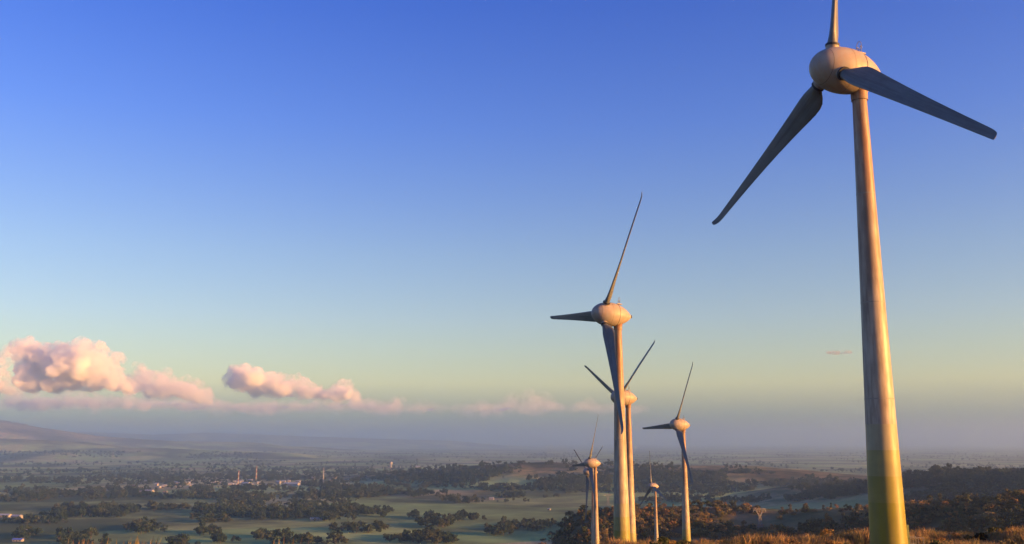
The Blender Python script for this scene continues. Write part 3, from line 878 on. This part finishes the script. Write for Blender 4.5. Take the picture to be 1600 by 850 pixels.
o = empty('shrub', shoulder_point(1533, 107), 0.4)
link(bpy.data.objects.new('stems', DARKB[0][0]), o); link(bpy.data.objects.new('foliage', DARKB[0][1]), o)
tag(o, 'small black shrub standing in the lit grass right of the largest tower', 'shrub')

# grass heads close to the camera, tips just inside the lower left frame
def near_tuft(px, py_tip, dist, seed, label, n=26):
    R_ = random.Random(seed)
    tip = at(px, py_tip, dist)
    zg = float(terrain(tip[0], tip[1]))
    mb = MB()
    H = tip[2] - zg
    for i in range(n):
        a = R_.uniform(0, 6.28); h = H * (1.0 if i == 0 else R_.uniform(0.97, 1.0)); lean = R_.uniform(0.02, 0.09) * h
        d = Vector((abs(math.cos(a)), math.sin(a) * 0.5, 0)).normalized(); sd = Vector((-d.y, d.x, 0)) * R_.uniform(0.0012, 0.0026)
        p0 = Vector((R_.gauss(0, 0.022), R_.gauss(0, 0.022), 0.0))
        prev = None
        for k in range(25):
            t = k / 24
            p = p0 + d * lean * t ** 2.2 + Vector((0, 0, h * (t - 0.12 * t ** 4) / 0.88))
            w = sd * (0.35 + 0.9 * math.exp(-((t - 0.93) / 0.06) ** 2)) * (1 if t < 0.99 else 0.2)
            b = len(mb.v); mb.v += [tuple(p - w), tuple(p + w)]
            if prev is not None: mb.face([prev, prev + 1, b + 1, b])
            prev = b
    o = mb.build('grass_tuft', M['leaf_grass'])
    o.location = (tip[0], tip[1], zg)
    tag(o, label, 'grass tuft', 'grass tips close to the camera')
near_tuft(124, 839, 3.6, 1, 'leftmost orange grass tuft poking up at the bottom edge')
near_tuft(200, 836, 3.4, 2, 'second orange grass tuft from the left at the bottom edge')
near_tuft(214, 842, 3.8, 3, 'third orange grass tuft from the left at the bottom edge')
near_tuft(437, 839, 3.5, 4, 'rightmost thin orange grass tuft at the bottom edge', 7)

# ------------------------------------------------------------------ village, masts, pylons
def house(x, y, size, wall, roof, label, rz=None, cat='house', name='house'):
    p, ok = ground_hit(x, y)
    if not ok[0]: return
    L, Wd, Hh = size
    o = empty(name, tuple(p[0]), random.uniform(-0.5, 0.5) if rz is None else rz)
    mb = MB(); mb.box((0, 0, Hh / 2 - 0.5), (L, Wd, Hh + 1.0))
    b = len(mb.v); r = Wd * 0.22
    for sx0 in (-L / 2, L / 2): mb.v += [(sx0, -Wd / 2, Hh), (sx0, Wd / 2, Hh), (sx0, 0, Hh + r)]
    mb.face([b, b + 2, b + 1]); mb.face([b + 3, b + 4, b + 5])
    mb.build('wall', M[wall], o)
    mb = MB()
    for s in (-1, 1):
        sl = math.atan2(r, Wd / 2); ln = math.hypot(r, Wd / 2) + 0.6
        mb.box((0, s * (Wd / 4 + 0.2), Hh + r / 2 + 0.05), (L + 1.0, ln, 0.18), rot=Matrix.Rotation(-s * sl, 3, 'X'))
    mb.build('roof', M[roof], o)
    for s in (-0.3, 0.3):
        mb = MB(); mb.box((L * s, -Wd / 2 - 0.02, Hh * 0.5), (1.4, 0.08, 1.2)); mb.build('window', M['window'], o)
    mb = MB(); mb.box((0, -Wd / 2 - 0.02, 1.05), (1.0, 0.08, 2.1)); mb.build('door', M['window'], o)
    tag(o, label, cat, 'village buildings in the valley')
HOUSES = [
    (233, 770, (22, 13, 5), 'wall_white', 'roof_white', 'large white-roofed building at the left of the village'),
    (219, 770, (12, 9, 4), 'wall_white', 'roof_white', 'small white building left of the large white-roofed one'),
    (258, 771, (9, 8, 4), 'wall_white', 'roof_red', 'small house right of the large white-roofed building'),
    (278, 757, (9, 8, 5), 'wall_cream', 'roof_white', 'cream house left of the grey-roofed village hall'),
    (291, 757, (24, 12, 6), 'wall_white', 'roof_grey', 'grey-roofed village hall among trees'),
    (299, 760, (11, 8, 5), 'wall_white', 'roof_white', 'bright white house below the grey-roofed hall'),
    (245, 759, (7, 7, 5), 'wall_cream', 'roof_white', 'small pale house left of the cream house'),
    (331, 757, (16, 10, 5), 'wall_white', 'roof_white', 'white house halfway between the hall and the first mast'),
    (338, 755, (9, 8, 5), 'wall_white', 'roof_grey', 'small grey-roofed house beside the halfway white house'),
    (361, 758, (18, 9, 5), 'wall_white', 'roof_white', 'white house at the foot of the leftmost mast'),
    (384, 758, (26, 12, 6), 'wall_white', 'roof_grey', 'long grey-roofed shed between the two red and white masts'),
    (392, 759, (16, 9, 5), 'wall_white', 'roof_white', 'white shed in front of the long grey shed'),
    (405, 756, (14, 9, 5), 'wall_white', 'roof_grey', 'grey-roofed house under the second mast'),
    (418, 760, (12, 9, 5), 'wall_white', 'roof_white', 'white house right of the second mast'),
    (436, 756, (9, 8, 6), 'wall_white', 'roof_white', 'small bright house left of the long pale warehouse'),
    (456, 759, (46, 16, 6), 'wall_white', 'roof_grey', 'long pale warehouse in the village'),
    (474, 758, (13, 9, 6), 'wall_white', 'roof_white', 'white house at the right end of the warehouse'),
    (490, 749, (13, 11, 7), 'wall_white', 'roof_white', 'bright white house left of the white mast'),
    (517, 752, (9, 8, 5), 'wall_cream', 'roof_white', 'cream house right of the white mast'),
    (536, 753, (10, 8, 5), 'wall_white', 'roof_grey', 'grey-roofed house at the right end of the village'),
    (26, 810, (17, 10, 4), 'wall_white', 'roof_white', 'white farm shed at the far left of the valley'),
    (8, 808, (20, 9, 3.5), 'wall_cream', 'roof_grey', 'long grey farm shed at the left edge'),
    (78, 814, (15, 9, 4), 'wall_white', 'roof_grey', 'grey farmhouse right of the white farm shed'),
    (44, 833, (12, 8, 3.5), 'wall_cream', 'roof_grey', 'grey hut above the blue-roofed shed'),
    (28, 846, (13, 6, 2.6), 'wall_white', 'roof_blue', 'blue-roofed shed at the lower left'),
    (497, 813, (26, 6, 3), 'wall_white', 'roof_white', 'long low white shed below the middle tree belt'),
    (768, 781, (10, 7, 4), 'wall_white', 'roof_white', 'small white farmhouse right of the narrow wood strip'),
    (858, 797, (5, 4, 2.2), 'wall_cream', 'roof_grey', 'tiny hut on the pasture left of the turbines'),
    (652, 731, (26, 14, 7), 'wall_white', 'roof_grey', 'far pale building above the middle pasture'),
]
R_h = random.Random(31)
for k in range(30):
    hx = R_h.uniform(205, 560); hy = R_h.gauss(757, 4.5)
    HOUSES.append((hx, hy, (R_h.uniform(8, 15), R_h.uniform(6, 9), R_h.uniform(3.2, 5)), R_h.choice(['wall_cream', 'wall_white']), R_h.choice(['roof_grey', 'roof_red', 'roof_grey', 'roof_white']), None))
for k, h in enumerate(HOUSES):
    if h[5] is None:
        side = 'left of the first red and white mast' if h[0] < 372 else ('between the red and white masts and the white mast' if h[0] < 505 else 'right of the slim white mast')
        h = h[:5] + ('tiny muted village house among trees ' + side,)
    house(*h)

def mast(x, ytop, ybase, width, colours, label, name='radio_mast'):
    p, ok = ground_hit(x, ybase)
    if not ok[0]: return
    p = p[0]
    v = ray(x, ytop); top = EYE[2] + v[2] / v[1] * p[1]
    Hh = top - p[2]
    o = empty(name, tuple(p), random.uniform(0, 1))
    n = len(colours)
    def corner(k, t):
        w = width * (1 - 0.75 * t); a = 2 * math.pi * k / 4 + 0.78
        return (math.cos(a) * w / 2, math.sin(a) * w / 2, t * Hh)
    for i in range(n):
        mb = MB(); t0, t1 = i / n, (i + 1) / n
        m = 3
        for k in range(4):
            mb.tube(corner(k, t0), corner(k, t1), 0.34, 0.30, 5)
            for j in range(m):
                ta, tb = t0 + (t1 - t0) * j / m, t0 + (t1 - t0) * (j + 1) / m
                mb.tube(corner(k, ta), corner((k + 1) % 4, tb), 0.16, 0.16, 4); mb.tube(corner((k + 1) % 4, ta), corner(k, tb), 0.16, 0.16, 4)
        mb.build('mast_section', M[colours[i]], o)
    mb = MB(); mb.tube((0, 0, Hh), (0, 0, Hh * 1.06), 0.16, 0.06, 6); mb.build('antenna', M['mast_white'], o)
    for s in (0.82, 0.92):
        mb = MB(); c = corner(0, s); mb.tube((c[0] + 0.3, c[1] - 0.2, c[2]), (c[0] + 0.6, c[1] - 0.9, c[2]), 0.9, 0.9, 12); mb.build('dish', M['mast_white'], o)
    tag(o, label, 'radio mast', 'masts in the village')
RW = ['mast_red', 'mast_white'] * 3 + ['mast_red']
mast(372, 735, 759, 5.0, RW, 'leftmost red and white lattice mast in the village')
mast(400, 728, 753, 5.5, RW, 'taller red and white lattice mast in the village')
mast(505, 731, 757, 4.2, ['mast_white'] * 6, 'slim white lattice mast at the right of the village')
mast(176, 706, 717, 6, ['mast_white'] * 4, 'tiny pale mast on the far left slope')

def water_tower(x, ytop, ybase, label):
    p, ok = ground_hit(x, ybase)
    p = p[0]; v = ray(x, ytop); Hh = EYE[2] + v[2] / v[1] * p[1] - p[2]
    o = empty('water_tower', tuple(p)); w = Hh * 0.16
    mb = MB(); mb.lathe([(-1, w * 0.75), (Hh * 0.6, w * 0.62)], 20); mb.build('shaft', M['concrete'], o, True)
    mb = MB(); mb.lathe([(Hh * 0.6, w * 0.62), (Hh * 0.7, w * 1.1), (Hh * 0.92, w * 1.1), (Hh, w * 0.2)], 20, cap1=True); mb.build('tank', M['concrete'], o, True, 30)
    tag(o, label, 'water tower')
water_tower(610.5, 721, 735, 'pale water tower above the middle pasture')

def pylon(x, ytop, ybase, label, t0):
    p, ok = ground_hit(x, ybase, t0)
    p = p[0]; v = ray(x, ytop); Hh = EYE[2] + v[2] / v[1] * p[1] - p[2]
    o = empty('power_pylon', tuple(p), 0.15)
    b = Hh * 0.11; wst = Hh * 0.035; zt = Hh * 0.62
    def lat(mb, c0, c1, n, r):
        for k in range(4):
            mb.tube(c0[k], c1[k], r, r, 5)
            for j in range(n):
                l = lambda q, t: tuple(np.array(c0[q]) * (1 - t) + np.array(c1[q]) * t)
                q = (k + 1) % 4
                mb.tube(l(k, j / n), l(q, (j + 1) / n), r * 0.6, r * 0.6, 4); mb.tube(l(q, j / n), l(k, (j + 1) / n), r * 0.6, r * 0.6, 4)
    sq = lambda w, z, cx=0.0, d=None: [(cx + sx0 * w, sy * (d or w), z) for sx0, sy in ((-1, -1), (1, -1), (1, 1), (-1, 1))]
    mb = MB(); lat(mb, sq(b, -0.5), sq(wst, zt), 5, 0.16); mb.build('tower_body', M['steel'], o)
    for s in (-1, 1):
        mb = MB(); lat(mb, sq(wst * 0.6, zt, s * wst * 0.4), sq(wst * 0.6, Hh * 0.9, s * Hh * 0.17), 3, 0.13); mb.build('fork_arm', M['steel'], o)
    mb = MB(); a = [(-Hh * 0.30, sy * wst, z) for sy, z in ((-1, Hh * 0.88), (1, Hh * 0.88), (1, Hh * 0.95), (-1, Hh * 0.95))]
    c = [(Hh * 0.30, q[1], q[2]) for q in a]; lat(mb, a, c, 8, 0.13); mb.build('cross_arm', M['steel'], o)
    for s in (-0.29, 0.0, 0.29):
        mb = MB(); mb.tube((s * Hh, 0, Hh * 0.88), (s * Hh, 0, Hh * 0.80), 0.14, 0.14, 6); mb.build('insulator', M['mast_white'], o)
    for s in (-0.17, 0.17):
        mb = MB(); mb.tube((s * Hh, 0, Hh * 0.95), (s * Hh, 0, Hh), 0.16, 0.06, 5); mb.build('peak', M['steel'], o)
    tag(o, label, 'power pylon', 'power pylons')
pylon(1188, 793, 829, 'grey forked power pylon on the scrub hill left of the largest tower', 500)
pylon(950, 771, 791, 'faint power pylon just left of the second largest tower', 900)

# ------------------------------------------------------------------ clouds
def cloud_material(name, density, aniso=0.15, noise=None, colour=(0.99, 0.982, 0.962, 1)):
    m, nt, out = material(name)
    pv = nn(nt, 'ShaderNodeVolumePrincipled', {'Color': colour, 'Density': density, 'Anisotropy': aniso})
    if noise:
        t = nn(nt, 'ShaderNodeTexCoord')
        n1 = nn(nt, 'ShaderNodeTexNoise', {'Vector': t.outputs['Object'], 'Scale': noise, 'Detail': 3.0, 'Roughness': 0.6})
        f = rampn(nt, n1.outputs[0], [(0.44, 0.0), (0.60, 1.0)])
        m.cycles.volume_step_rate = 0.08
        mm = nn(nt, 'ShaderNodeMath', {0: f, 1: density * 2}, operation='MULTIPLY')
        nt.links.new(mm.outputs[0], pv.inputs['Density'])
    nt.links.new(pv.outputs[0], out.inputs['Volume'])
    return m
def cloud(name, blobs, Y, density, label, seed=0, depth=1.3, voxel=19.0, kids=(9, 6, 3), veil=0.22, flat=1.0, bottom=0.65, kind=None, colour=(0.99, 0.982, 0.962, 1)):
    """cumulus: big puffs carry smaller puffs, those carry smaller ones; one skin is drawn round them all and filled with vapour,
    with a thin ragged veil round it"""
    R_ = random.Random(seed)
    mpp = Y / F_PX * 1.02
    cxy = np.mean([b[:2] for b in blobs], 0)
    org = at(cxy[0], cxy[1], Y)
    base = bmesh.new(); bmesh.ops.create_icosphere(base, subdivisions=2, radius=1.0)
    base.verts.index_update()
    bv = np.array([v.co[:] for v in base.verts]); bf = np.array([[v.index for v in f.verts] for f in base.faces]); base.free()
    def skin(grow, jitter, seed2, vox):
        Q = random.Random(seed2)
        V = []; Fc = []; n0 = [0]
        def ball(c, r):
            co = bv * r
            co[:, 1] *= depth
            co[:, 2] *= flat
            co[:, 2] = np.where(co[:, 2] < 0, co[:, 2] * bottom, co[:, 2])
            V.append(co + c); Fc.append(bf + n0[0]); n0[0] += len(bv)
        def puff(c, r, lev):
            ball(c, r + grow)
            if lev >= len(kids): return
            for k in range(kids[lev]):
                d = np.array([Q.gauss(0, 1), Q.gauss(0, 1), abs(Q.gauss(0, 1)) * 0.9 - 0.15]); d /= np.linalg.norm(d)
                q = Q.uniform(0.30, 0.52) * (1 + jitter * Q.uniform(-0.5, 0.9))
                puff(c + d * np.array([1, depth, flat]) * r * Q.uniform(0.72, 1.0 + 0.25 * jitter), r * q, lev + 1)
        for (x, y, r) in blobs:
            p = at(x, y, Y) - org
            puff(p + np.array([0, R_.gauss(0, 0.5) * depth * r * mpp, 0]), r * mpp * 0.98, 0)
        me = bpy.data.meshes.new(name); me.from_pydata(np.concatenate(V).tolist(), [], np.concatenate(Fc).tolist())
        o = bpy.data.objects.new(name, me); COL.objects.link(o)
        md = o.modifiers.new('remesh', 'REMESH'); md.mode = 'VOXEL'; md.voxel_size = vox
        for sz, st in ((150.0, 80.0), (60.0, 45.0), (26.0, 20.0)):
            tx = bpy.data.textures.new(name, 'CLOUDS'); tx.noise_scale = sz * vox / 19; tx.noise_depth = 3
            dm = o.modifiers.new('puff', 'DISPLACE'); dm.texture = tx; dm.strength = st * vox / 19; dm.mid_level = 0.5; dm.texture_coords = 'LOCAL'
        dg = bpy.context.evaluated_depsgraph_get()
        baked = bpy.data.meshes.new_from_object(o.evaluated_get(dg))
        o.modifiers.clear(); o.data = baked; bpy.data.meshes.remove(me)
        return o
    core = skin(0.0, 0.3, seed + 100, voxel)
    core.data.materials.clear(); core.data.materials.append(cloud_material('cloud_vapour', density, colour=colour))
    core.location = org
    tag(core, label, 'cloud', 'clouds low in the sky', kind)
    if veil:
        v = skin(45.0, 1.0, seed + 200, voxel * 1.5)
        v.name = 'veil'
        v.data.materials.clear(); v.data.materials.append(cloud_material('veil_vapour', density * veil * 1.4, noise=1 / 110.0))
        v.parent = core
    return core
CLOUD_D = 13000.0
cloud('cloud', [(40, 549, 10), (44, 562, 13), (46, 582, 16), (48, 602, 15), (66, 560, 11), (85, 578, 20), (108, 582, 21), (136, 583, 21), (156, 592, 15), (112, 600, 16), (80, 604, 15), (30, 548, 7), (150, 602, 12), (182, 603, 11), (200, 609, 8)],
      CLOUD_D, 0.016, 'tallest peach cumulus cloud at the left', seed=1)
cloud('cloud', [(205, 606, 10), (226, 590, 8), (222, 577, 5), (224, 604, 12), (250, 606, 14), (262, 616, 12), (278, 612, 14), (296, 617, 13), (312, 624, 11), (326, 628, 7), (240, 614, 11)], CLOUD_D + 1200, 0.007, 'grey tail cloud right of the tallest cumulus', seed=2)
cloud('cloud', [(12, 556, 6), (22, 549, 6), (2, 566, 8), (-14, 585, 11), (-4, 607, 11), (14, 612, 8), (-25, 605, 14)], CLOUD_D - 600, 0.007, 'ragged pink cloud at the left edge', seed=3)
cloud('cloud', [(20, 630, 10), (50, 633, 11), (66, 635, 11), (36, 636, 10), (84, 632, 10), (104, 629, 9), (126, 632, 10), (150, 634, 9), (176, 633, 9), (200, 634, 9), (226, 636, 8)], CLOUD_D + 2500, 0.004, 'low pink cloud under the tallest cumulus', seed=4)
cloud('cloud', [(366, 602, 9), (378, 590, 12), (384, 602, 14), (405, 597, 15), (424, 605, 13), (448, 612, 12), (472, 614, 10), (490, 617, 9), (400, 612, 11), (436, 617, 9), (505, 620, 6)], CLOUD_D, 0.014, 'peach cumulus cloud in the middle left with a long right tail', seed=5)
cloud('cloud', [(532, 613, 9), (544, 619, 8), (524, 621, 7), (556, 625, 5)], CLOUD_D, 0.014, 'small bright peach puff right of the middle cumulus', seed=6)
cloud('cloud', [(800, 634, 11), (778, 641, 9), (830, 633, 12), (845, 630, 9), (755, 646, 8), (815, 642, 10), (735, 649, 6), (862, 636, 7)], CLOUD_D + 7000, 0.0011, 'faint mauve cloud low above the middle of the valley', seed=7, voxel=36)
cloud('cloud', [(650, 638, 8), (662, 640, 7), (638, 642, 7), (585, 636, 8), (602, 640, 8), (620, 643, 7)], CLOUD_D + 6000, 0.0011, 'small faint pinkish cloud low left of the middle', seed=8, voxel=36)
cloud('cloud', [(1294, 551.5, 5), (1303, 551, 6), (1312, 551, 6), (1322, 551, 6), (1328, 551, 5)], CLOUD_D, 0.007, 'tiny grey lens-shaped cloud left of the largest tower', seed=9, flat=0.62, voxel=12, kids=(4,), veil=0, colour=(0.55, 0.56, 0.58, 1))
R_b = random.Random(45)
cloud('cloud', [(x + R_b.uniform(-7, 7), 636 + R_b.uniform(-4, 3), R_b.uniform(7, 12)) for x in range(235, 640, 15)], CLOUD_D + 3500, 0.0021, 'long pale grey-mauve cloud strip under the middle cumulus', seed=14, flat=0.7, depth=1.6, voxel=34, kids=(6,), veil=0.3)
# the long low bank of stratus under the cumulus
R_b = random.Random(44)
cloud('cloud_bank', [(x + R_b.uniform(-10, 10), 645 + R_b.uniform(-4, 3) - (9 if x < 330 else 3), R_b.uniform(12, 22)) for x in range(-260, 1000, 19)], 17500.0, 0.0005,
      'long thin mauve cloud bank low along the left horizon', seed=12, flat=0.62, depth=2.2, voxel=60, kids=(5,), veil=0, bottom=0.35)

# ------------------------------------------------------------------ haze: the air of the whole place
def haze():
    top = max(GROUND_HIGH, 215.0) + 6.0
    low = GROUND_LOW - 1.0
    mb = MB(); mb.box((0, 0, (top + low) / 2), (126000, 126000, top - low))
    m, nt, out = material('haze_air')
    pv = nn(nt, 'ShaderNodeVolumePrincipled', {'Color': (0.68, 0.84, 0.95, 1), 'Density': 1 / 9000.0, 'Anisotropy': 0.78})
    nt.links.new(pv.outputs[0], out.inputs['Volume'])
    o = mb.build('haze', m)
    tag(o, 'thin mauve haze filling the air over the valley', 'haze', kind='stuff')
haze()
